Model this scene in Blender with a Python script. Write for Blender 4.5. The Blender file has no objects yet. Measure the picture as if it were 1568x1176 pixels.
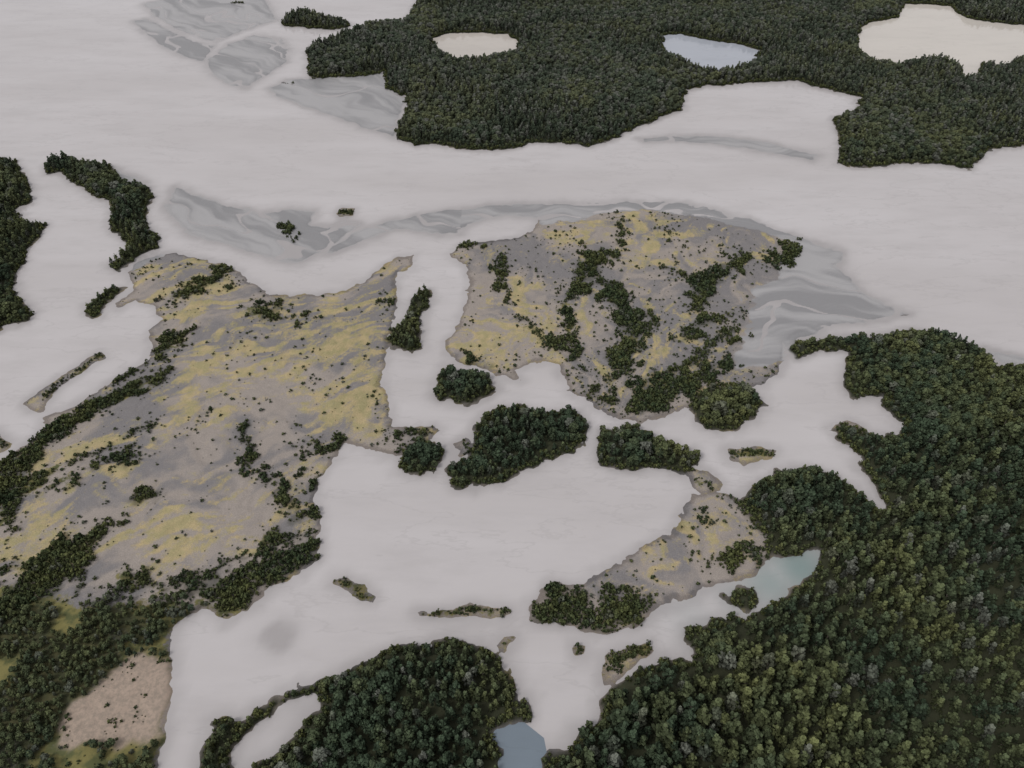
import bpy, math, numpy as np, mathutils
from math import radians, sin, cos, pi
H=420.0; PITCH=radians(44); FPX=1207.0
rng=np.random.RandomState(7)
# ---------------------------------------------------------------- survey: aerial-photo points -> metres on the ground
def W(pts):
    p=np.array(pts,dtype=np.float64)
    dx=(p[:,0]-784)/FPX; dy=(588-p[:,1])/FPX
    t=H/(sin(PITCH)-cos(PITCH)*dy)
    return np.stack([dx*t,(cos(PITCH)+sin(PITCH)*dy)*t],1)
# ---------------------------------------------------------------- noise
_tabs={}
def vn(x,y,seed):
    if seed not in _tabs: _tabs[seed]=np.random.RandomState(seed).rand(256,256).astype(np.float32)
    T=_tabs[seed]
    xf=np.floor(x);yf=np.floor(y)
    xi=xf.astype(np.int64)&255; yi=yf.astype(np.int64)&255
    u=x-xf;v=y-yf
    u=u*u*(3-2*u);v=v*v*(3-2*v)
    x1=(xi+1)&255;y1=(yi+1)&255
    return (T[xi,yi]*(1-u)+T[x1,yi]*u)*(1-v)+(T[xi,y1]*(1-u)+T[x1,y1]*u)*v
def fbm(x,y,scale,octv=4,seed=1):
    s=0;a=0.5;tot=0;f=1.0/scale
    for i in range(octv):
        s=s+a*vn(x*f+17.3*i,y*f-9.1*i,seed*10+i);tot+=a;a*=0.55;f*=2.03
    return s/tot
def sst(a,b,x):
    t=np.clip((x-a)/(b-a),0,1);return t*t*(3-2*t)
# ---------------------------------------------------------------- grid
CELL=1.6
xs=np.arange(-1150,1150+CELL,CELL);ys=np.arange(60,1760,CELL)
NX,NY=len(xs),len(ys)
X,Y=np.meshgrid(xs,ys,indexing='ij')
wx=X+(fbm(X,Y,22,3,1)-.5)*12+(fbm(X,Y,6,3,2)-.5)*8
wy=Y+(fbm(X,Y,22,3,3)-.5)*12+(fbm(X,Y,6,3,4)-.5)*8
MARG=45.0
def sdf(poly,soft=1.0,width=None):
    P=W(poly)
    lo=P.min(0)-MARG;hi=P.max(0)+MARG
    i0=max(0,int((lo[0]-xs[0])/CELL));i1=min(NX,int((hi[0]-xs[0])/CELL)+2)
    j0=max(0,int((lo[1]-ys[0])/CELL));j1=min(NY,int((hi[1]-ys[0])/CELL)+2)
    if i1<=i0 or j1<=j0: return None
    x=(X+(wx-X)*soft)[i0:i1,j0:j1];y=(Y+(wy-Y)*soft)[i0:i1,j0:j1]
    x=x.astype(np.float32);y=y.astype(np.float32)
    d=np.full(x.shape,1e9,np.float32);ins=np.zeros(x.shape,bool)
    n=len(P)
    for k in range(n if width is None else n-1):
        ax,ay=[np.float32(q) for q in P[k]];bx,by=[np.float32(q) for q in P[(k+1)%n]]
        ex,ey=bx-ax,by-ay
        px=x-ax;py=y-ay
        t=np.clip((px*ex+py*ey)/(ex*ex+ey*ey+1e-9),0,1)
        qx=px-ex*t;qy=py-ey*t
        np.minimum(d,qx*qx+qy*qy,out=d)
        if ay!=by:
            c=((ay>y)!=(by>y))&(x<ex*(y-ay)/(by-ay)+ax)
            ins^=c
    d=np.sqrt(d)
    if width is not None: return (slice(i0,i1),slice(j0,j1)),width-d
    return (slice(i0,i1),slice(j0,j1)),np.where(ins,d,-d)
def field(): return np.full((NX,NY),-MARG,np.float32)
def add(F,poly,**k):
    r=sdf(poly,**k)
    if r is not None:
        s,d=r;F[s]=np.maximum(F[s],d)
def bil(F,x,y):
    u=np.clip((x-xs[0])/CELL,0,NX-1.001);v=np.clip((y-ys[0])/CELL,0,NY-1.001)
    i=u.astype(int);j=v.astype(int);u=u-i;v=v-j
    return (F[i,j]*(1-u)+F[i+1,j]*u)*(1-v)+(F[i,j+1]*(1-u)+F[i+1,j+1]*u)*v
def erode(F,h):
    k=H/(H-h)
    return np.minimum(F,bil(F,X*k,Y*k)).astype(np.float32)

# ---------------------------------------------------------------- outlines
HOLES=[
 [(658,60),(680,52),(730,50),(780,52),(795,66),(780,76),(740,80),(700,82),(680,74)],
 [(1012,55),(1040,52),(1080,60),(1130,68),(1168,78),(1140,95),(1100,100),(1060,90),(1020,72)],
 [(1315,45),(1330,35),(1375,26),(1385,5),(1450,8),(1480,28),(1520,35),(1568,38),(1640,45),(1640,62),(1568,78),(1540,96),(1505,86),(1497,110),(1480,112),(1475,90),(1440,80),(1380,90),(1340,85),(1318,65)],
 [(360,1140),(400,1100),(450,1068),(480,1060),(492,1075),(465,1090),(447,1110),(432,1140),(400,1160),(378,1190),(356,1170)],
 [(752,1108),(790,1103),(830,1135),(838,1176),(850,1260),(785,1260),(772,1165)],
]
POND_COL=[(.46,.425,.385),(.35,.37,.41),(.52,.485,.44),(.6,.57,.57),(.165,.20,.235)]
# (name, height-of-canopy for outline, polygon)
WOOD=[
 ('forested_riverbank',9,[(463,75),(475,60),(505,50),(540,36),(575,28),(612,28),(632,8),(640,-20),(560,-60),(520,-150),(2100,-150),(2100,180),(1700,212),(1568,222),(1520,228),(1497,240),(1490,258),(1430,250),(1370,252),(1310,256),(1280,248),(1290,225),(1280,195),(1280,170),(1310,160),(1325,150),(1260,135),(1220,122),(1190,124),(1130,128),(1080,130),(1048,138),(1050,150),(1045,168),(1010,175),(985,190),(945,212),(905,224),(870,220),(830,218),(790,226),(730,230),(680,224),(640,220),(604,208),(610,180),(622,165),(620,148),(592,135),(590,110),(540,118),(480,120),(466,110),(470,88)]),
 ('forested_island',6,[(430,28),(440,18),(470,14),(500,20),(530,28),(545,38),(520,44),(480,44),(435,40)]),
 ('forested_riverbank',7,[(-300,225),(0,235),(15,238),(35,260),(45,290),(48,310),(20,322),(30,330),(70,335),(68,350),(45,375),(30,405),(25,430),(30,455),(60,475),(45,490),(0,505),(-300,530)]),
 ('forested_island',4.5,[(68,245),(80,236),(110,238),(130,246),(170,252),(178,265),(195,278),(228,282),(234,300),(218,320),(224,340),(242,358),(242,378),(215,392),(190,408),(180,418),(168,410),(176,392),(198,378),(192,366),(170,352),(168,330),(172,310),(138,302),(128,287),(106,272),(92,262),(70,264)]),
 ('forested_island',3,[(130,480),(140,460),(165,442),(192,438),(182,454),(162,467),(155,484),(140,488)]),
 ('forested_island',7,[(686,722),(705,698),(725,682),(728,655),(740,630),(770,618),(800,613),(840,626),(885,622),(900,650),(898,675),(870,690),(830,705),(800,725),(770,740),(730,742),(700,742)]),
 ('forested_island',6,[(665,590),(672,565),(685,553),(715,560),(750,572),(765,590),(745,612),(715,625),(690,618),(672,608)]),
 ('forested_island',5,[(590,515),(605,495),(625,480),(638,450),(655,438),(664,460),(652,477),(640,487),(642,510),(648,530),(630,540),(605,532)]),
 ('forested_island',6,[(915,690),(930,655),(960,648),(1000,658),(1030,676),(1065,686),(1068,710),(1045,722),(1000,712),(950,712),(925,705)]),
 ('forested_riverbank',8,[(1130,770),(1150,738),(1190,710),(1240,706),(1290,722),(1325,750),(1350,778),(1360,900),(1252,842),(1200,850),(1175,845),(1160,805)]),
 ('forested_riverbank',7,[(1203,532),(1240,513),(1290,508),(1330,506),(1370,502),(1420,495),(1470,509),(1500,527),(1530,555),(1568,552),(1900,600),(2400,1500),(900,1500),(842,1180),(828,1148),(870,1140),(890,1110),(915,1095),(920,1070),(960,1040),(1010,1010),(1058,1000),(1050,975),(1052,955),(1100,945),(1150,935),(1180,917),(1220,893),(1253,868),(1258,842),(1320,800),(1350,775),(1345,750),(1325,720),(1315,695),(1290,680),(1275,655),(1300,646),(1330,653),(1380,660),(1392,650),(1362,625),(1350,600),(1310,610),(1290,590),(1295,560),(1300,538),(1270,538),(1215,546)]),
 ('forested_riverbank',6,[(315,1110),(330,1098),(360,1106),(400,1076),(450,1051),(490,1041),(530,1016),(590,996),(640,981),(700,974),(740,986),(765,1000),(780,1035),(775,1080),(805,1072),(803,1095),(780,1105),(755,1110),(770,1140),(785,1176),(800,1500),(260,1500),(312,1176)]),
 ('forested_island',5,[(612,700),(620,680),(640,666),(665,668),(682,690),(680,712),(660,725),(635,730),(615,722)]),
 ('forested_island',3.5,[(1118,915),(1133,893),(1160,893),(1166,915),(1145,930),(1125,927)]),
 ('forested_island',4,[(1062,625),(1066,603),(1100,590),(1150,590),(1174,618),(1150,645),(1110,662),(1078,655)]),
]
GRAV=[
 ('gravel_island',[(690,390),(712,374),(760,370),(800,362),(828,344),(822,330),(800,318),(860,312),(930,312),(960,307),(1020,308),(1080,316),(1130,328),(1170,345),(1210,358),(1250,372),(1290,386),(1292,400),(1280,410),(1300,425),(1330,455),(1365,470),(1388,480),(1350,488),(1290,496),(1230,508),(1200,525),(1196,548),(1190,570),(1165,590),(1120,600),(1062,622),(1045,630),(1010,645),(975,650),(945,640),(915,628),(890,610),(868,598),(862,575),(850,557),(820,556),(800,560),(788,568),(800,582),(770,575),(740,562),(710,556),(690,545),(684,530),(700,500),(710,460),(720,430),(712,405)]),
 ('gravel_island',[(195,420),(215,405),(240,392),(270,388),(310,398),(345,405),(375,425),(400,440),(410,450),(440,452),(480,450),(530,445),(555,430),(580,410),(608,395),(635,392),(637,408),(612,415),(605,430),(612,465),(600,500),(590,535),(590,560),(583,590),(592,625),(600,650),(625,655),(665,650),(672,660),(655,672),(620,690),(605,697),(580,690),(545,680),(525,680),(515,700),(490,730),(482,765),(495,790),(485,820),(485,855),(460,880),(415,905),(385,930),(350,950),(310,935),(285,945),(270,960),(262,1000),(262,1060),(255,1110),(240,1176),(215,1500),(-700,1500),(-500,900),(0,715),(30,690),(70,660),(72,637),(110,620),(150,598),(190,568),(225,558),(238,530),(232,505),(250,490),(235,470),(205,462),(185,475),(178,466),(205,445)]),
 ('gravel_bar',[(880,898),(920,880),(960,855),(1000,835),(1040,805),(1045,775),(1062,757),(1080,755),(1110,755),(1140,772),(1165,800),(1180,830),(1175,850),(1150,880),(1100,900),(1060,915),(1010,935),(960,965),(900,966),(850,950),(810,950),(818,922),(848,893)]),
 ('river_islet',[(38,616),(60,598),(90,578),(120,560),(155,538),(162,548),(130,568),(95,590),(78,606),(68,630),(50,628)]),
 ('river_islet',[(640,935),(680,937),(720,929),(760,929),(788,932),(785,945),(740,948),(690,947),(645,942)]),
 ('river_islet',[(512,882),(530,885),(574,912),(568,919),(535,902),(515,893)]),
 ('river_islet',[(1110,690),(1150,682),(1187,690),(1180,702),(1140,712),(1118,704)]),
 ('river_islet',[(925,1003),(960,988),(997,985),(1002,1000),(975,1022),(945,1048),(925,1048)]),
 ('river_islet',[(879,988),(895,987),(897,1005),(881,1004)]),
 ('river_islet',[(514,327),(523,318),(541,319),(538,330),(520,333)]),
 ('river_islet',[(428,126),(450,124),(450,133),(432,134)]),
 ('river_islet',[(350,2),(374,1),(372,9),(355,9)]),
 ('river_islet',[(-60,655),(0,660),(20,680),(10,690),(-60,700)]),
 ('river_islet',[(1050,712),(1085,722),(1103,738),(1100,752),(1080,760),(1058,745)]),
 ('river_islet',[(1275,655),(1300,646),(1325,655),(1320,690),(1290,682)]),
 ('river_islet',[(760,990),(775,975),(788,978),(775,1000)]),
 ('river_islet',[(695,680),(712,672),(725,685),(705,705)]),
]
MUD=[
 ('mudflat',[(495,390),(520,370),(560,348),(600,338),(650,328),(700,320),(740,316),(800,312),(860,312),(870,330),(826,338),(815,332),(780,330),(740,335),(715,345),(700,356),(680,358),(640,353),(605,350),(570,365),(540,375),(510,388)]),
 ('mudflat',[(255,312),(268,286),(300,300),(340,312),(380,323),(420,340),(400,326),(440,321),(478,324),(475,345),(500,350),(530,338),(552,343),(530,362),(495,386),(460,402),(430,398),(390,388),(340,372),(300,362),(272,345),(258,325)]),
 ('mudflat',[(202,32),(225,28),(260,45),(300,65),(328,70),(322,82),(308,95),(285,88),(250,72),(220,48)]),
 ('mudflat',[(316,92),(350,68),(390,53),(430,60),(442,75),(438,95),(410,115),(375,136),(350,128),(320,110)]),
 ('mudflat',[(415,135),(440,122),(480,120),(540,118),(590,108),(604,140),(622,150),(612,180),(604,210),(560,196),(510,178),(460,160),(425,148)]),
 ('mudflat',[(980,212),(1030,207),(1100,209),(1160,217),(1210,227),(1252,237),(1245,245),(1190,236),(1120,224),(1050,217),(990,217)]),
 ('mudflat',[(220,6),(300,-12),(400,-8),(425,30),(370,48),(330,66),(270,45),(235,22)]),
 ('mudflat',[(412,972),(425,966),(438,968),(430,984),(418,988)]),
 ('mudflat',[(1505,535),(1540,543),(1600,555),(1560,560),(1530,556)]),
 ('mudflat',[(205,405),(220,395),(250,388),(262,392),(225,410),(200,420)]),
 ('mudflat',[(1195,520),(1230,502),(1270,500),(1250,512),(1205,532)]),
 ('mudflat',[(150,262),(180,262),(222,280),(190,282)]),
]
BRUSH=[
 [(-500,900),(0,715),(70,660),(110,625),(160,598),(215,570),(240,565),(260,580),(200,610),(130,640),(80,690),(40,740),(0,790),(-300,900)],
 [(380,472),(430,463),(448,485),(415,500),(395,497)],[(450,488),(475,480),(480,492),(455,498)],
 [(350,655),(378,650),(395,690),(422,728),(405,738),(370,700)],[(410,748),(440,740),(462,775),(482,800),(455,808),(430,785)],
 [(190,760),(240,740),(265,745),(240,778),(195,785)],[(236,548),(262,512),(285,508),(280,530),(252,562)],
 [(245,458),(300,425),(350,408),(362,412),(335,432),(270,458)],[(590,650),(605,648),(625,690),(600,694)],[(455,700),(500,672),(524,670),(520,688),(480,703)],
 [(0,905),(40,860),(100,830),(150,815),(150,845),(105,895),(80,930),(0,960),(-80,960)],
 [(200,888),(240,872),(300,884),(350,872),(430,850),(480,818),(490,845),(455,880),(385,920),(350,932),(310,922),(285,920),(255,910)],
 [(865,455),(878,412),(908,378),(950,383),(945,402),(905,440),(872,472)],[(920,440),(942,425),(968,465),(990,520),(965,562),(930,572),(922,548),(945,505)],
 [(1030,525),(1078,485),(1130,478),(1105,502),(1060,525)],[(838,528),(868,512),(882,530),(858,543)],[(1060,432),(1100,400),(1145,392),(1162,408),(1112,430),(1085,472),(1058,474)],
 [(1178,412),(1200,378),(1226,372),(1222,402),(1190,417)],[(945,635),(960,598),(985,575),(1040,566),(1110,552),(1135,562),(1085,585),(1055,610),(1005,640),(970,648)],
 [(755,402),(782,400),(780,435),(758,452)],[(700,380),(715,371),(752,369),(745,382),(708,388)],[(715,545),(760,550),(798,575),(765,572),(725,556)],
 [(862,595),(900,598),(942,618),(932,634),(895,620)],[(1085,520),(1125,505),(1120,520),(1095,528)],
 [(812,950),(820,920),(850,893),(885,900),(905,935),(940,898),(965,905),(1000,938),(965,965),(900,966),(850,952)],
 [(1085,850),(1130,828),(1150,845),(1130,865),(1095,862)],
 [(0,470),(45,465),(50,488),(0,500)],[(572,455),(600,458),(600,466),(574,466)],[(425,350),(440,345),(452,352),(440,362)],
 [(1062,806),(1080,790),(1095,798),(1075,815)],[(1035,830),(1048,812),(1052,830),(1040,842)],
]
# brush strips along drainage lines: (half width m, line)
BLINE=[(3.5,[(945,390),(905,400),(882,440),(862,470),(868,500)]),(4,[(925,430),(958,460),(982,505),(952,540),(938,565),(925,600)]),(3,[(1150,400),(1100,420),(1072,450),(1060,480)]),
 (3,[(1130,480),(1080,490),(1040,522)]),(2.6,[(1125,505),(1100,520),(1062,548),(1010,570)]),(1.6,[(1000,412),(1040,420),(1080,442)]),(1.2,[(1010,350),(1040,380),(1035,410)]),(2,[(770,395),(765,440),(778,462)]),
 (1.6,[(800,490),(830,520),(862,530)]),(2.2,[(860,512),(882,540),(890,575),(920,605)]),(2.0,[(990,470),(1000,500),(975,540),(955,590)]),(1.6,[(1165,395),(1200,412)]),(1.3,[(940,330),(955,360),(945,385)]),
 (3.5,[(250,565),(180,605),(110,650),(50,700)]),(3,[(232,648),(170,680),(100,712),(45,750),(0,800)]),(2.2,[(210,690),(150,715),(70,760)]),(3,[(360,650),(385,690),(412,728)]),(2,[(305,640),(285,662)]),
 (3.5,[(482,802),(385,850),(290,888),(190,890)]),(2.5,[(480,855),(420,895),(350,935),(300,930)]),(2.5,[(470,790),(428,748)]),(2.5,[(255,750),(205,776)]),(3.5,[(150,832),(60,900),(-20,935)]),(2.5,[(110,830),(70,860),(0,880)]),
 (2,[(490,720),(478,760),(490,800)]),(2,[(150,800),(120,870),(105,920)]),(2.2,[(245,575),(215,592),(170,612)]),(1.6,[(330,415),(355,430),(340,440)]),(2,[(598,640),(640,660),(668,655)]),(1.5,[(240,400),(215,415),(205,435)]),
 (1.8,[(1160,798),(1178,835),(1160,868)]),(1.5,[(1118,760),(1150,790)]),(1.5,[(1010,905),(1000,930)]),(1.6,[(0,760),(20,800),(10,850)])]
ISB=[(3.4,[(70,606),(95,585),(120,572),(155,545)]),(3.2,[(655,940),(700,939),(740,938),(784,938)]),(2.4,[(517,887),(540,896),(565,912)]),(4,[(1118,698),(1150,693),(1180,695)]),(5,[(935,1010),(960,1000),(992,993)]),(3,[(936,1035),(950,1020)]),
 (2.5,[(886,992),(888,1000)]),(4,[(520,326),(536,325)]),(3.5,[(354,5),(370,5)]),(4,[(-20,675),(10,680)]),(2,[(436,129),(446,129)]),(3.2,[(1288,660),(1310,665),(1305,682)]),(3,[(1065,735),(1085,745),(1090,752)]),(2.5,[(705,680),(712,692)]),(2.2,[(770,985),(780,985)])]
YLINE=[(3,[(790,430),(798,480),(830,520),(868,562),(898,598),(930,622)]),(5,[(912,448),(888,482),(900,522),(920,562),(942,602)]),(3,[(972,438),(1000,482),(1012,502),(990,542),(962,580),(942,602)]),(3,[(1162,488),(1120,530),(1060,560),(1000,572),(962,602)]),
 (2.5,[(1060,480),(1022,530),(982,570)]),(4,[(955,325),(990,360),(1050,362)]),(4,[(838,362),(900,350)]),(3,[(940,385),(980,395),(1010,380)]),(2.5,[(1080,330),(1110,360),(1100,390)]),
 (5,[(60,710),(130,685),(200,665),(255,645)]),(4,[(120,745),(180,720),(240,690)]),(3.5,[(30,790),(70,765),(110,740)]),(4,[(220,420),(290,400),(345,412)]),(4,[(240,492),(300,480),(350,470)]),(3,[(330,600),(400,560),(470,540),(560,520)]),(3,[(300,560),(380,530),(460,510)]),(3,[(500,640),(540,610),(575,600)])]
LOWWOOD=[[(-500,930),(0,900),(60,915),(120,930),(180,915),(255,925),(285,945),(270,962),(264,1010),(262,1100),(240,1180),(210,1500),(-500,1500)]]
SAND=[(88,1140),(100,1085),(150,1045),(210,1000),(258,1003),(264,1060),(240,1130),(180,1150),(110,1155)]
YEL=[(700,488),(780,480),(825,505),(855,530),(850,555),(780,552),(690,542)],[(782,425),(815,445),(845,470),(842,510),(800,500),(784,465)],[(830,350),(900,343),(935,360),(885,385),(838,372)],[(950,320),(1020,318),(1065,350),(1015,405),(960,415),(935,375)],[(1115,545),(1190,545),(1190,585),(1110,590)],[(945,880),(1000,850),(1060,860),(1030,895),(960,898)],[(1065,795),(1110,775),(1125,800),(1080,815)],[(1025,815),(1055,805),(1060,850),(1025,850)],\
 [(215,410),(290,395),(350,408),(370,430),(320,470),(240,498),(232,470),(215,440)],[(350,470),(420,450),(520,448),(600,450),(605,500),(590,560),(592,640),(560,670),(480,620),(420,600),(330,640),(270,640),(280,560),(330,520)],[(150,790),(250,780),(380,840),(480,700),(470,780),(440,830),(300,865),(200,870)],[(0,830),(60,780),(130,800),(100,860),(0,900)]
hole=field()
for h in HOLES: add(hole,h,soft=.7)
land=field();lab=np.full((NX,NY),-1,np.int32);names=[]
forest=field()
def merge(F,name):
    names.append(name);m=F>land
    land[m]=F[m];lab[m]=len(names)-1
for nm,h,poly in WOOD:
    F=field();add(F,poly)
    F=np.minimum(F,-hole)
    F=erode(F,h)
    forest=np.maximum(forest,F)
    merge(F+1.2,nm)
for nm,poly in GRAV:
    F=field();add(F,poly,soft=.75 if nm!='river_islet' else .45)
    merge(np.minimum(F,-hole),nm)
mudf=field()
for nm,poly in MUD:
    F=field();add(F,poly,soft=.6);np.maximum(mudf,F,out=mudf)
    merge(np.minimum(F,-hole)-.01,nm)
ismud=np.array([n=='mudflat' for n in names])[np.clip(lab,0,None)]&(lab>=0)
isl=np.array([n=='river_islet' for n in names])[np.clip(lab,0,None)]&(lab>=0)
tip=field();add(tip,[(1135,560),(1150,510),(1140,460),(1190,415),(1225,372),(1240,360),(1300,380),(1400,480),(1290,515),(1200,550)])
rim=field();add(rim,[(820,300),(960,300),(1100,310),(1290,375),(1290,400),(1230,382),(1150,352),(1080,332),(1010,322),(930,326),(880,340),(830,345)],soft=.5)
brush=field()
for p in BRUSH: add(brush,p,soft=1.4)
brush-=1.5
bl=field()
for w_,p in BLINE: add(bl,p,soft=1.5,width=w_*1.45)
ib=field()
for w_,p in ISB: add(ib,p,soft=.6,width=w_)
lw=field();add(lw,LOWWOOD[0])
sand=field();add(sand,SAND)
yel=field()
for p in YEL: add(yel,p,soft=1.6)
yl=field()
for w_,p in YLINE: add(yl,p,soft=1.3,width=w_)
# flow-aligned coordinates (drainage lines)
pole=W([(940,650)])[0]
ang=np.arctan2(Y-pole[1],X-pole[0]);rad=np.hypot(X-pole[0],Y-pole[1])
wob=(fbm(X,Y,45,3,21)-.5)*.7
stB=fbm((ang+wob)*150+400,rad*.30,9,4,8)
th=radians(30)
fa=X*cos(th)+Y*sin(th);fb=-X*sin(th)+Y*cos(th)+(fbm(X,Y,70,3,22)-.5)*70
stI=fbm(fa*.27,fb,10,4,9)
st=np.where(X>-60,stB,stI)
stf=np.where(X>-60,fbm((ang+wob*1.1)*190+700,rad*.35,4.5,3,28),fbm(fa*.22,fb,4.2,3,29))
stb2=np.where(X>-60,fbm((ang+wob)*120+90,rad*.4,9,3,18),fbm(fa*.4,fb,9,3,19))
phi=np.where(X<-50,radians(-37),radians(-4))
cx=X*np.cos(phi)+Y*np.sin(phi);cy=-X*np.sin(phi)+Y*np.cos(phi)+(fbm(X,Y,60,3,23)-.5)*48
mudst=fbm(cx*.12,cy,9,4,14)
mudbig=fbm(cx*.45,cy,34,3,15)
# ---------------------------------------------------------------- relief
mudw=np.where(ismud,1.0,0.0)
mudw=np.maximum(mudw,np.maximum(sst(-8,8,tip+(stb2-.5)*30),sst(-5,4,rim+(fbm(X,Y,12,3,24)-.5)*12)))
nlow=fbm(X,Y,35,4,5);nfine=fbm(X,Y,7,3,6)
chan=np.abs(fbm(cx*.4,cy,46,3,7)-.5)*2
gully=np.abs(stb2-.5)*2
hg=np.clip(land*.075,-1.6,.45)+np.clip(land*.02,0,1.2)+(nlow-.5)*1.1*sst(2,25,land)+(nfine-.5)*.34-.8*(1-sst(0,.18,gully))*sst(4,15,land)
hm=np.clip(land*.04,-1.0,.26)-.38*(1-sst(.015,.07,chan))*sst(-1,4,land)+(mudst-.5)*.26+(nfine-.5)*.10
Z=hg*(1-mudw)+hm*mudw
Z=np.where(land>1.6,np.maximum(Z,np.where(mudw>.5,-.5,.05)),Z)
Z=Z.astype(np.float32)
# ---------------------------------------------------------------- cover masks
ym=.42+.46*(st-.5)*2+.42*(stf-.5)*2+.75*(fbm(X,Y,11,4,10)-.5)+np.where(yel>-20,np.clip(yel,-12,7)*.014,-.17)+.24*sst(-5,1,yl)
ym-=.5*mudw
bmix=np.maximum(brush,bl)
gm=.12+.5*(fbm(X,Y,24,4,11)-.5)*2+.33*(stb2-.5)*2+.2*(stf-.5)*2+.04*np.clip(bmix,-12,4)+.12
gm=np.maximum(gm,.45+np.clip(lw,-20,6)*.06+1.0*(fbm(X,Y,30,3,12)-.5))
gm-=mudw*.5
gm=np.where(isl,.40+.6*(nfine-.5)+.06*np.clip(ib,-6,4),gm)
ym=np.where(isl,.45+.8*(fbm(X,Y,8,3,51)-.5),ym)
sd=sst(-3,3,sand)
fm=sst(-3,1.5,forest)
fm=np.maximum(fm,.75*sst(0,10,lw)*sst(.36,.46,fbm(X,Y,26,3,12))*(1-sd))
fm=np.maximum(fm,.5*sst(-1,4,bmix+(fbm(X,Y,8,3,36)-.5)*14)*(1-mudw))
edge=np.clip(land/7,0,1)
tone=.6*fbm(X,Y,55,4,13)+.4*stb2

def make_mat(name):
    m=bpy.data.materials.new(name);m.use_nodes=True
    nt=m.node_tree
    for n in list(nt.nodes): nt.nodes.remove(n)
    o=nt.nodes.new('ShaderNodeOutputMaterial');p=nt.nodes.new('ShaderNodeBsdfPrincipled')
    nt.links.new(p.outputs[0],o.inputs[0]);return m,nt,p
class NB:
    def __init__(s,nt): s.nt=nt
    def new(s,t): return s.nt.nodes.new(t)
    def link(s,a,b): s.nt.links.new(a,b)
    def set(s,sock,v):
        if isinstance(v,bpy.types.NodeSocket): s.link(v,sock)
        elif isinstance(v,(tuple,list)) and len(v)==3 and sock.type=='RGBA': sock.default_value=(*v,1)
        else: sock.default_value=v
    def math(s,op,a,b=0.0,c=None):
        n=s.new('ShaderNodeMath');n.operation=op;s.set(n.inputs[0],a);s.set(n.inputs[1],b)
        if c is not None: s.set(n.inputs[2],c)
        return n.outputs[0]
    def mix(s,f,a,b,mode='MIX'):
        n=s.new('ShaderNodeMix');n.data_type='RGBA';n.blend_type=mode
        s.set(n.inputs[0],f);s.set(n.inputs[6],a);s.set(n.inputs[7],b);return n.outputs[2]
    def step(s,v,lo,hi):
        n=s.new('ShaderNodeMapRange');n.interpolation_type='SMOOTHSTEP';s.set(n.inputs[0],v);n.inputs[1].default_value=lo;n.inputs[2].default_value=hi
        return n.outputs[0]
    def noise(s,scale,det=4,rough=.6,vec=None):
        n=s.new('ShaderNodeTexNoise');n.inputs['Scale'].default_value=scale;n.inputs['Detail'].default_value=det;n.inputs['Roughness'].default_value=rough
        if vec is None: vec=s.pos()
        s.link(vec,n.inputs['Vector']);return n.outputs[0]
    def pos(s):
        if not hasattr(s,'_p'): s._p=s.new('ShaderNodeNewGeometry').outputs['Position']
        return s._p
    def attr(s,name,typ='GEOMETRY'):
        n=s.new('ShaderNodeAttribute');n.attribute_name=name;n.attribute_type=typ;return n
# ground
gmat,nt,P=make_mat('river_land');B=NB(nt)
s1=B.new('ShaderNodeSeparateColor');B.link(B.attr('cover_a').outputs['Color'],s1.inputs[0])
s2=B.new('ShaderNodeSeparateColor');B.link(B.attr('cover_b').outputs['Color'],s2.inputs[0])
s3=B.new('ShaderNodeSeparateColor');B.link(B.attr('cover_c').outputs['Color'],s3.inputs[0])
nf=B.noise(.45,5,.7);nm=B.noise(.12,4,.6);nff=B.noise(1.7,3,.7)
def pert(v,k,n=nf): return B.math('ADD',v,B.math('MULTIPLY',B.math('SUBTRACT',n,.5),k))
grav=B.mix(B.step(pert(s3.outputs[0],.5,nm),.3,.7),(.222,.209,.209),(.345,.303,.270))
grav=B.mix(B.step(nff,.35,.75),B.mix(1.0,grav,(.70,.70,.70),'MULTIPLY'),grav)
yc=B.mix(B.step(nm,.35,.65),(.49,.385,.20),(.36,.315,.145))
yc=B.mix(B.step(nff,.3,.7),B.mix(1.0,yc,(.64,.65,.60),'MULTIPLY'),yc)
c=B.mix(B.math('MULTIPLY',B.step(pert(s1.outputs[0],.95),.36,.74),.82),grav,yc)
c=B.mix(B.step(pert(s1.outputs[1],.8),.42,.64),c,B.mix(B.step(nm,.4,.6),(.085,.092,.036),(.18,.16,.058)))
c=B.mix(s2.outputs[1],c,B.mix(B.step(nf,.35,.65),(.35,.275,.22),(.25,.205,.165)))
mudc=B.mix(B.step(s3.outputs[1],.25,.8),(.225,.222,.226),(.335,.328,.33))
mudc=B.mix(B.step(s2.outputs[2],.30,.0),mudc,(.36,.35,.35))
c=B.mix(B.step(pert(s1.outputs[2],.3),.35,.65),c,mudc)
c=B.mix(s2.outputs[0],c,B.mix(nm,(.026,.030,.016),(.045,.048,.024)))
wet=B.math('SUBTRACT',1.0,B.step(pert(s2.outputs[2],.9),.1,.7))
wet=B.math('MULTIPLY',wet,B.math('SUBTRACT',1.0,B.math('MULTIPLY',s1.outputs[2],.7)))
c=B.mix(wet,c,B.mix(1.0,c,(.66,.65,.65),'MULTIPLY'))
B.link(c,P.inputs['Base Color'])
rg=B.mix(s1.outputs[2],(.9,.9,.9),(.38,.38,.38));B.link(rg,P.inputs['Roughness']);P.inputs['Specular IOR Level'].default_value=.35
bp=B.new('ShaderNodeBump');bp.inputs['Strength'].default_value=.6;bp.inputs['Distance'].default_value=.4;B.link(nf,bp.inputs['Height']);B.link(bp.outputs[0],P.inputs['Normal'])
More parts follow.
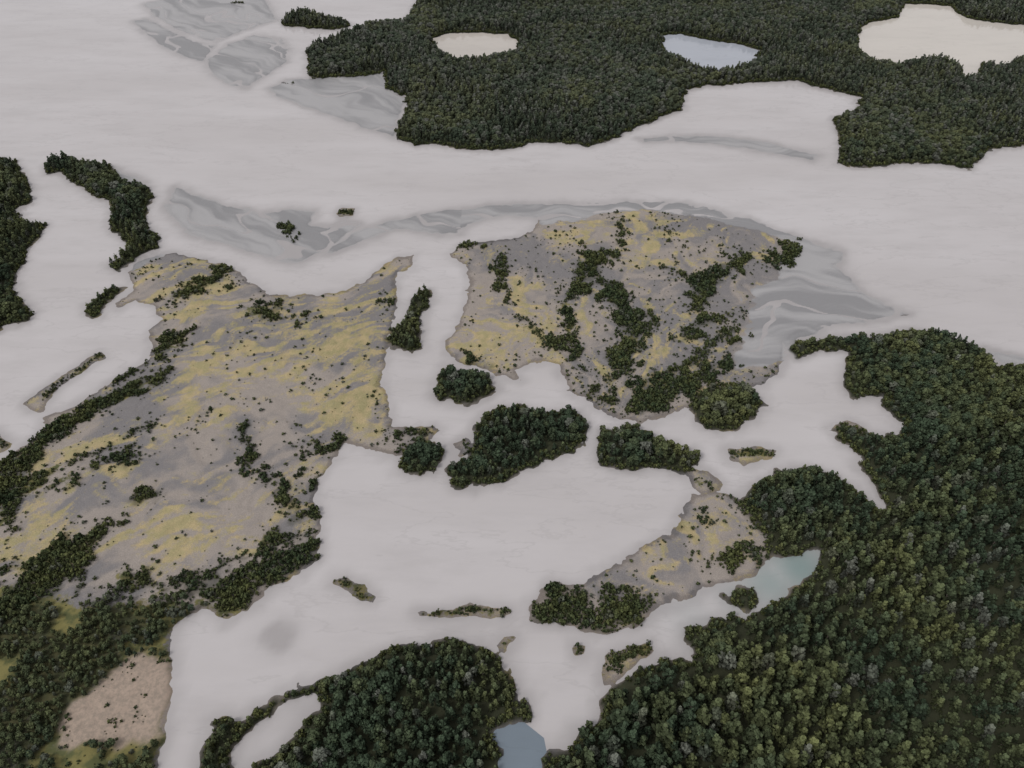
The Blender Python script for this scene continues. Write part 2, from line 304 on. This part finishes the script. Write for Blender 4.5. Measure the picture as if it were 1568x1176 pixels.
# ---------------------------------------------------------------- terrain objects
idx=np.arange(NX*NY).reshape(NX,NY)
lv=land>-4.5
fc=(lv[:-1,:-1]|lv[1:,:-1]|lv[1:,1:]|lv[:-1,1:])
quads=np.stack([idx[:-1,:-1],idx[1:,:-1],idx[1:,1:],idx[:-1,1:]],-1)
flab=lab[:-1,:-1].copy()
for o in (lab[1:,:-1],lab[1:,1:],lab[:-1,1:]): flab=np.where(flab<0,o,flab)
fc&=flab>=0
V=np.stack([X.ravel(),Y.ravel(),Z.ravel()],1).astype(np.float32)
one=np.ones(NX*NY,np.float32)
def rgba(a,b,c): return np.stack([a.ravel(),b.ravel(),c.ravel(),one],1).astype(np.float32)
CA=rgba(np.clip(ym,0,1),np.clip(gm,0,1),np.clip(mudw,0,1))
CB=rgba(fm,sd,np.clip(edge,0,1))
CC=rgba(np.clip((tone-.5)*2.2+.5,0,1),np.clip((.6*mudst+.4*mudbig-.5)*2.2+.5,0,1),tone)
def make_mesh(name,co,q):
    me=bpy.data.meshes.new(name);me.vertices.add(len(co));me.vertices.foreach_set('co',np.ascontiguousarray(co,dtype=np.float32).ravel())
    n=len(q);me.loops.add(n*4);me.loops.foreach_set('vertex_index',q.astype(np.int32).ravel())
    me.polygons.add(n);me.polygons.foreach_set('loop_start',np.arange(0,n*4,4,dtype=np.int32))
    me.update(calc_edges=True);me.polygons.foreach_set('use_smooth',np.ones(n,bool));return me
def link(name,me):
    ob=bpy.data.objects.new(name,me);bpy.context.scene.collection.objects.link(ob);return ob
for k,nm_ in enumerate(names):
    m=fc&(flab==k)
    if m.sum()<4: continue
    q=quads[m];u,inv=np.unique(q.ravel(),return_inverse=True)
    me=make_mesh(nm_,V[u],inv.reshape(-1,4))
    for an,A in (('cover_a',CA),('cover_b',CB),('cover_c',CC)):
        at=me.attributes.new(an,'FLOAT_COLOR','POINT');at.data.foreach_set('color',A[u].ravel())
    me.materials.append(gmat);link(nm_,me)
# ---------------------------------------------------------------- water
def water_mat(name,base,var,attr=False):
    m,nt,P=make_mat(name);B=NB(nt)
    mp=B.new('ShaderNodeMapping');B.link(B.pos(),mp.inputs[0]);mp.inputs['Scale'].default_value=(.3,1,1);mp.inputs['Rotation'].default_value=(0,0,.2)
    n1=B.noise(.010,5,.55,mp.outputs[0]);n2=B.noise(.05,5,.65,mp.outputs[0]);n3=B.noise(.018,6,.6,mp.outputs[0])
    c=B.mix(B.step(n1,.3,.7),base,var)
    c=B.mix(B.math('MULTIPLY',B.step(n2,.4,.8),.55),c,tuple(v*.88 for v in base))
    ridge=B.math('ABSOLUTE',B.math('SUBTRACT',n3,.5))
    c=B.mix(B.math('MULTIPLY',B.math('SUBTRACT',1.0,B.step(ridge,0.0,.010)),.35),c,tuple(v*.84 for v in base))
    if attr:
        c=B.mix(B.attr('shore').outputs['Fac'],c,tuple(v*.76 for v in base))
        c=B.mix(B.attr('tint').outputs['Fac'],c,(.205,.262,.255))
    B.link(c,P.inputs['Base Color']);P.inputs['Roughness'].default_value=.06;P.inputs['IOR'].default_value=1.33
    bp=B.new('ShaderNodeBump');bp.inputs['Strength'].default_value=.1;bp.inputs['Distance'].default_value=.05
    B.link(B.noise(.6,3,.6),bp.inputs['Height']);B.link(bp.outputs[0],P.inputs['Normal'])
    return m
rx=np.concatenate([[-12000,-4000,-1800],np.arange(-1148,1148,3.5),[1800,4000,12000]]);ry=np.concatenate([[-12000,-3000,-500],np.arange(62,1755,3.5),[2400,5000,14000]])
RX,RY=np.meshgrid(rx,ry,indexing='ij')
t_=np.zeros(RX.shape,np.float32)
for (px,py,r,s) in ((1225,868,20,1.0),(1180,893,17,.75),(1130,915,14,.3),(1060,945,16,.18)):
    q=W([(px,py)])[0];t_=np.maximum(t_,s*np.exp(-((RX-q[0])**2+(RY-q[1])**2)/(r*r)))
inside=(abs(RX)<1148)&(RY>62)&(RY<1755)
ls=bil(land,RX,RY);ms=bil(np.maximum(mudf,np.minimum(tip,land)),RX,RY)
sh=np.clip(.65*sst(-10,0,ls)*(.3+1.4*fbm(RX,RY,14,3,61))+.45*sst(-20,0,ms)*(.2+1.2*bil(mudst,RX,RY)),0,1)*inside  # darker near land: shallows plus bank reflection painted into the water colour
n0,n1=RX.shape;ii=np.arange(n0*n1).reshape(n0,n1)
qq=np.stack([ii[:-1,:-1],ii[1:,:-1],ii[1:,1:],ii[:-1,1:]],-1).reshape(-1,4)
me=make_mesh('river',np.stack([RX.ravel(),RY.ravel(),np.zeros(n0*n1)],1),qq)
at=me.attributes.new('tint','FLOAT','POINT');at.data.foreach_set('value',t_.ravel().astype(np.float32))
at=me.attributes.new('shore','FLOAT','POINT');at.data.foreach_set('value',sh.ravel().astype(np.float32))
me.materials.append(water_mat('silty_water',(.440,.416,.414),(.490,.468,.470),True))
link('river',me)
for i,(h,cc) in enumerate(zip(HOLES,POND_COL)):
    if i==3: continue
    p=W(h)
    # pond sheet reaches under the banks, which rise through it
    k=(H-12)/H
    pts=np.concatenate([p,p*k])
    hull=mathutils.geometry.convex_hull_2d([tuple(v) for v in pts.tolist()])
    hp=[pts[j] for j in hull];hc=np.mean(hp,0);hp=[hc+(v-hc)*1.12 for v in hp]
    me=bpy.data.meshes.new('pond');me.from_pydata([(v[0],v[1],.04) for v in hp],[],[list(range(len(hp)))])
    me.materials.append(water_mat('pond_water',cc,tuple(v*1.05 for v in cc)));link('pond',me)
m,nt,P=make_mat('valley_floor');B=NB(nt);B.link(B.mix(B.noise(.004,5),(.03,.04,.02),(.07,.08,.04)),P.inputs['Base Color']);P.inputs['Roughness'].default_value=.9
bpy.ops.mesh.primitive_plane_add(size=60000,location=(0,0,-3));o=bpy.context.object;o.name='ground';o.data.materials.append(m)
# ---------------------------------------------------------------- vegetation prototypes
def foliage_mat(name,c1,c2,rough=.7):
    m,nt,P=make_mat(name);B=NB(nt)
    t=B.attr('tint','INSTANCER').outputs['Fac'];v=B.attr('clump').outputs['Fac']
    g=B.attr('grey','INSTANCER').outputs['Fac']
    c=B.mix(t,c1,c2)
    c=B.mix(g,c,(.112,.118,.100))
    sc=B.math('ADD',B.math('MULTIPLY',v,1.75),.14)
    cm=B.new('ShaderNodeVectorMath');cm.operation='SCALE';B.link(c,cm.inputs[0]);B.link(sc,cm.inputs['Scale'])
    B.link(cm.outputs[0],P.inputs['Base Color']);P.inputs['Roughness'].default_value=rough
    P.inputs['Specular IOR Level'].default_value=.1
    return m
leaf=foliage_mat('tree_foliage',(.040,.058,.035),(.112,.121,.050))
sleaf=foliage_mat('shrub_foliage',(.042,.060,.030),(.118,.124,.045))
bark,nt,P=make_mat('bark');B=NB(nt);B.link(B.mix(B.noise(3),(.08,.07,.055),(.16,.145,.12)),P.inputs['Base Color'])
def proto(name,h,R,kind,seed,ncl,nlf,lsz,mat):
    r=np.random.RandomState(seed);vs=[];fs=[];cv=[];mi=[]
    def tube(p0,p1,r0,r1,n=4):
        p0=np.array(p0,float);p1=np.array(p1,float);d=p1-p0;d/=np.linalg.norm(d)
        u=np.cross(d,(1,0,.3));u/=np.linalg.norm(u);w=np.cross(d,u);b=len(vs)
        for p,rr in((p0,r0),(p1,r1)):
            for k in range(n):
                a=2*pi*k/n;vs.append(p+rr*(cos(a)*u+sin(a)*w));cv.append(.5)
        for k in range(n): fs.append((b+k,b+(k+1)%n,b+n+(k+1)%n,b+n+k));mi.append(1)
    if kind!='shrub': tube((0,0,-.5),(0,0,h*.9),h*.022,h*.006)
    for k in range(ncl):
        u=r.rand()
        if kind=='cone': t=1-(1-u)**.75 ;z=h*(.18+.80*t);rr=R*(1-t)**.8*(.9+.25*math.sin(t*22))+.2
        elif kind=='round': t=u;z=h*(.30+.66*t);rr=R*math.sqrt(max(0.03,1-(2*t-.85)**2/1.35))
        else: t=u;z=h*(.15+.7*t);rr=R*math.sqrt(max(.05,1-(t*.95)**2))
        a=r.rand()*2*pi;q=(r.rand()**.45)*rr*(.85+.3*r.rand())
        c=np.array([q*cos(a),q*sin(a),z])
        if kind!='shrub' and k%5==0: tube((0,0,max(.3,z-h*.10)),c,h*.008,h*.003,3)
        if kind=='shrub' and k%4==0: tube((0,0,-.2),c,.06,.02,3)
        zr=z/h
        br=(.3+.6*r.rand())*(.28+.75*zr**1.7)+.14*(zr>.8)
        cs=R*(.30 if kind!='cone' else .22)*(.7+.6*r.rand())
        for l in range(nlf):
            d=r.normal(size=3);d/=np.linalg.norm(d);d[2]=d[2]*.7
            p=c+d*cs*r.rand()**.4
            nrm=d+np.array([0,0,.6])+r.normal(size=3)*.45;nrm/=np.linalg.norm(nrm)
            e1=np.cross(nrm,r.normal(size=3));e1/=np.linalg.norm(e1);e2=np.cross(nrm,e1)
            s=lsz*(.6+.8*r.rand());b=len(vs)
            for aa,bb in((-1,-.5),(.2,-.9),(1,.3),(-.3,.9)): vs.append(p+e1*aa*s+e2*bb*s)
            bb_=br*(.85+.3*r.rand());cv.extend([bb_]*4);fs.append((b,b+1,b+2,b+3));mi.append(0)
    me=bpy.data.meshes.new(name);me.from_pydata([tuple(v) for v in vs],[],fs)
    at=me.attributes.new('clump','FLOAT','POINT');at.data.foreach_set('value',np.array(cv,np.float32))
    me.materials.append(mat);me.materials.append(bark);me.polygons.foreach_set('material_index',mi);me.update()
    return bpy.data.objects.new(name,me)
tc=bpy.data.collections.new('tree_kinds');sc_=bpy.data.collections.new('shrub_kinds')
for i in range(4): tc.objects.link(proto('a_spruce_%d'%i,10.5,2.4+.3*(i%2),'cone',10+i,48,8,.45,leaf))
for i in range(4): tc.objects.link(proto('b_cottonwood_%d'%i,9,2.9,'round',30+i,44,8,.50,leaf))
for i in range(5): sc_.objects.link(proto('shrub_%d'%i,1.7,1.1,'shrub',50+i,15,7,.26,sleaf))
def gn(coll):
    g=bpy.data.node_groups.new('scatter_'+coll.name,'GeometryNodeTree')
    g.interface.new_socket('Geometry',in_out='INPUT',socket_type='NodeSocketGeometry');g.interface.new_socket('Geometry',in_out='OUTPUT',socket_type='NodeSocketGeometry')
    N=g.nodes;L=g.links
    i=N.new('NodeGroupInput');o=N.new('NodeGroupOutput');p=N.new('GeometryNodeInstanceOnPoints');c=N.new('GeometryNodeCollectionInfo')
    c.inputs['Collection'].default_value=coll;c.inputs['Separate Children'].default_value=True;c.inputs['Reset Children'].default_value=True
    def na(nm,t):
        n=N.new('GeometryNodeInputNamedAttribute');n.data_type=t;n.inputs[0].default_value=nm;return n.outputs[0]
    L.new(i.outputs[0],p.inputs['Points']);L.new(c.outputs[0],p.inputs['Instance']);p.inputs['Pick Instance'].default_value=True
    L.new(na('kind','INT'),p.inputs['Instance Index']);L.new(na('rot','FLOAT_VECTOR'),p.inputs['Rotation']);L.new(na('scl','FLOAT_VECTOR'),p.inputs['Scale'])
    L.new(p.outputs[0],o.inputs[0]);return g
GT=gn(tc);GS=gn(sc_)
def scatter(name,x,y,sx,sz,kind,tint,grey,g):
    if len(x)==0: return
    me=bpy.data.meshes.new(name);n=len(x);me.vertices.add(n)
    z=bil(Z,x,y);me.vertices.foreach_set('co',np.stack([x,y,z],1).astype(np.float32).ravel())
    def A(nm_,t,arr,key): at=me.attributes.new(nm_,t,'POINT');at.data.foreach_set(key,np.ascontiguousarray(arr).ravel())
    A('kind','INT',kind.astype(np.int32),'value')
    r=np.stack([rng.normal(size=n)*.05,rng.normal(size=n)*.05,rng.rand(n)*6.28],1).astype(np.float32);A('rot','FLOAT_VECTOR',r,'vector')
    A('scl','FLOAT_VECTOR',np.stack([sx,sx*(.9+.2*rng.rand(n)),sz],1).astype(np.float32),'vector')
    A('tint','FLOAT',tint.astype(np.float32),'value');A('grey','FLOAT',grey.astype(np.float32),'value')
    md=link(name,me).modifiers.new('scatter','NODES');md.node_group=g
def jgrid(s,j=.42):
    gx=np.arange(xs[0]+5,xs[-1]-5,s);gy=np.arange(ys[0]+5,ys[-1]-5,s*.87)
    a,b=np.meshgrid(gx,gy,indexing='ij');a=a+(np.arange(len(gy))%2)*s*.5
    a=a+rng.uniform(-j,j,a.shape)*s;b=b+rng.uniform(-j,j,b.shape)*s
    return a.ravel(),b.ravel()
# tall forest: mature stand in the near corner, denser mixed wood elsewhere
mat_f=field();add(mat_f,[(1180,900),(1340,790),(1400,690),(1568,640),(2300,700),(2400,1500),(820,1500),(860,1160),(1000,1040),(1120,970)],soft=2)
xa,ya=jgrid(5.0);ka=bil(mat_f,xa,ya)+(fbm(xa,ya,30,2,41)-.5)*30<0
xb,yb=jgrid(6.6,.36);kb=bil(mat_f,xb,yb)+(fbm(xb,yb,30,2,41)-.5)*30>=0
x=np.concatenate([xa[ka],xb[kb]]);y=np.concatenate([ya[ka],yb[kb]]);old=np.concatenate([np.zeros(ka.sum()),np.ones(kb.sum())])
fd=bil(forest,x,y);zz=bil(Z,x,y);k=(fd>.6)&(zz>-.05);x,y,fd,old=x[k],y[k],fd[k],old[k]
reg=fbm(x,y,60,3,31);n=len(x)
sz=(.55+.50*sst(0,14,fd))*(.60+.75*rng.rand(n))*(.70+.62*reg)*(1+.25*old);sx=sz*(.88+.33*rng.rand(n))
con=(fbm(x,y,80,2,32)+.35*(rng.rand(n)-.5)+.3*old)>.5
kind=np.where(con,rng.randint(0,4,n),rng.randint(4,8,n))
tint=np.clip(-.02+1.5*(fbm(x,y,40,3,33)-.42)+.55*(rng.rand(n)-.3)+.2*sst(8,0,fd)+.12*old,0,1)
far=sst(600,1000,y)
grey=np.clip((rng.rand(n)<.10+.20*far)*(.3+.6*rng.rand(n))+.25*far,0,1)  # random grey trees, plus distance haze put into the foliage colour
lb=lab[np.clip(((x-xs[0])/CELL).astype(int),0,NX-1),np.clip(((y-ys[0])/CELL).astype(int),0,NY-1)]
print('trees',n)
for q in np.unique(lb):
    m_=lb==q
    nm_='forest' if (q>=0 and names[q]=='forested_riverbank') else 'island_trees'
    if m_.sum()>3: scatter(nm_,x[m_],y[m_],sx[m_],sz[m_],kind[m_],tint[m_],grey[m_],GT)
# low wood bottom-left
x,y=jgrid(3.3)
d=np.minimum(bil(lw,x,y)+(fbm(x,y,20,3,71)-.5)*30,-bil(sand,x,y));ld=bil(land,x,y)
k=(d>0)&(ld>1)&(fbm(x,y,26,3,12)>.36)&(bil(forest,x,y)<0)&(rng.rand(len(x))<.9);x,y=x[k],y[k];n=len(x)
sz=.28+.42*rng.rand(n);scatter('riverside_woodland',x,y,sz*1.15,sz,rng.randint(0,8,n),np.clip(.05+.8*(fbm(x,y,30,2,35)-.4)+.4*rng.rand(n),0,1),(rng.rand(n)<.08)*.6,GT)
# dense brush following the drainage lines
x,y=jgrid(2.2)
bd=bil(brush,x,y);b2=bil(bl,x,y);i2=bil(ib,x,y);ld=bil(land,x,y);ff=bil(forest,x,y);nn=fbm(x,y,8,3,36);sg=bil(stb2.astype(np.float32),x,y)
val=np.maximum(np.maximum(bd+(nn-.5)*22+(sg-.5)*34,b2+(nn-.5)*16),i2+(nn-.3)*3)
k=(ld>.6)&(ff<.5)&(np.maximum(np.maximum(bd,b2),i2)>-16)&(val>.3)&(bil(Z,x,y)>0)&(rng.rand(len(x))<.45+.55*sst(0,4,val));x,y,val=x[k],y[k],val[k];n=len(x)
s=(.80+.75*sst(0,7,val))*(.60+.95*rng.rand(n)**2)
scatter('shrub_thicket',x,y,s,s*(1+.6*rng.rand(n)),rng.randint(0,5,n),np.clip(-.02+.9*(fbm(x,y,20,2,37)-.35)+.45*rng.rand(n),0,1),(rng.rand(n)<.05)*.6,GS)
print('brush',n)
x,y=jgrid(2.8)
ff=bil(forest,x,y);ld=bil(land,x,y)
k=(ff>-2.5)&(ff<4)&(ld>.9)&(bil(Z,x,y)>0);x,y=x[k],y[k];n=len(x)
s=.9+.9*rng.rand(n);scatter('shrub_margin',x,y,s,s*1.2,rng.randint(0,5,n),.2+.6*rng.rand(n),np.zeros(n),GS)
# scattered shrubs on the gravel
x,y=jgrid(2.8,.5)
mw=bil(mudw.astype(np.float32),x,y);sg=bil(stb2.astype(np.float32),x,y);bx=bil(np.maximum(brush,bl),x,y)
dots=field();add(dots,[(940,400),(1040,390),(1160,380),(1170,440),(1100,480),(1040,500),(990,470)])
pr=.030+.26*sst(.48,.68,fbm(x,y,26,3,38))*sst(.38,.6,sg)+.22*sst(-10,0,bx)+.15*sst(20,4,bil(land,x,y))*sst(.5,.6,fbm(x,y,18,2,40))+.12*sst(-5,5,bil(dots,x,y))*sst(.4,.6,fbm(x,y,12,2,42))
k=(bil(land,x,y)>2)&(bil(forest,x,y)<-2)&(mw<.3)&(bil(sand,x,y)<2)&(rng.rand(len(x))<pr)
k|=(bil(sand,x,y)>2)&(fbm(x,y,9,3,44)>.62)
x,y=x[k],y[k];n=len(x)
s=.32+1.15*rng.rand(n)**2
scatter('scattered_shrubs',x,y,s,s*.9,rng.randint(0,5,n),rng.rand(n)*.6,(rng.rand(n)<.1)*.7,GS)
print('scat',n)
# ---------------------------------------------------------------- light
SE,SA=52,-125
w=bpy.data.worlds.new('World');bpy.context.scene.world=w;w.use_nodes=True;nt=w.node_tree
bg=nt.nodes['Background'];sky=nt.nodes.new('ShaderNodeTexSky');sky.sky_type='NISHITA';sky.sun_disc=False
sky.sun_elevation=radians(SE);sky.sun_rotation=radians(SA);sky.dust_density=4
hs=nt.nodes.new('ShaderNodeHueSaturation');hs.inputs['Saturation'].default_value=.18
mx=nt.nodes.new('ShaderNodeMix');mx.data_type='RGBA';mx.inputs[0].default_value=.6;mx.inputs[7].default_value=(6.6,6.5,6.75,1)
nt.links.new(sky.outputs[0],hs.inputs['Color']);nt.links.new(hs.outputs[0],mx.inputs[6]);nt.links.new(mx.outputs[2],bg.inputs[0]);bg.inputs[1].default_value=.12
L=bpy.data.lights.new('sun','SUN');L.energy=1.15;L.angle=radians(14);L.color=(1,.97,.93)
lo=link('sun',L)
dirv=mathutils.Vector((sin(radians(SA))*cos(radians(SE)),cos(radians(SA))*cos(radians(SE)),sin(radians(SE))))
lo.rotation_euler=dirv.to_track_quat('Z','Y').to_euler();lo.location=(0,0,600)
cam=bpy.data.cameras.new('camera');co=link('camera',cam)
cam.sensor_width=36;cam.lens=36*FPX/1568;cam.clip_end=60000;cam.clip_start=1
co.location=(0,0,H);co.rotation_euler=(pi/2-PITCH,0,0);bpy.context.scene.camera=co
sc=bpy.context.scene;sc.view_settings.view_transform='Standard';sc.view_settings.look='None';sc.view_settings.exposure=0
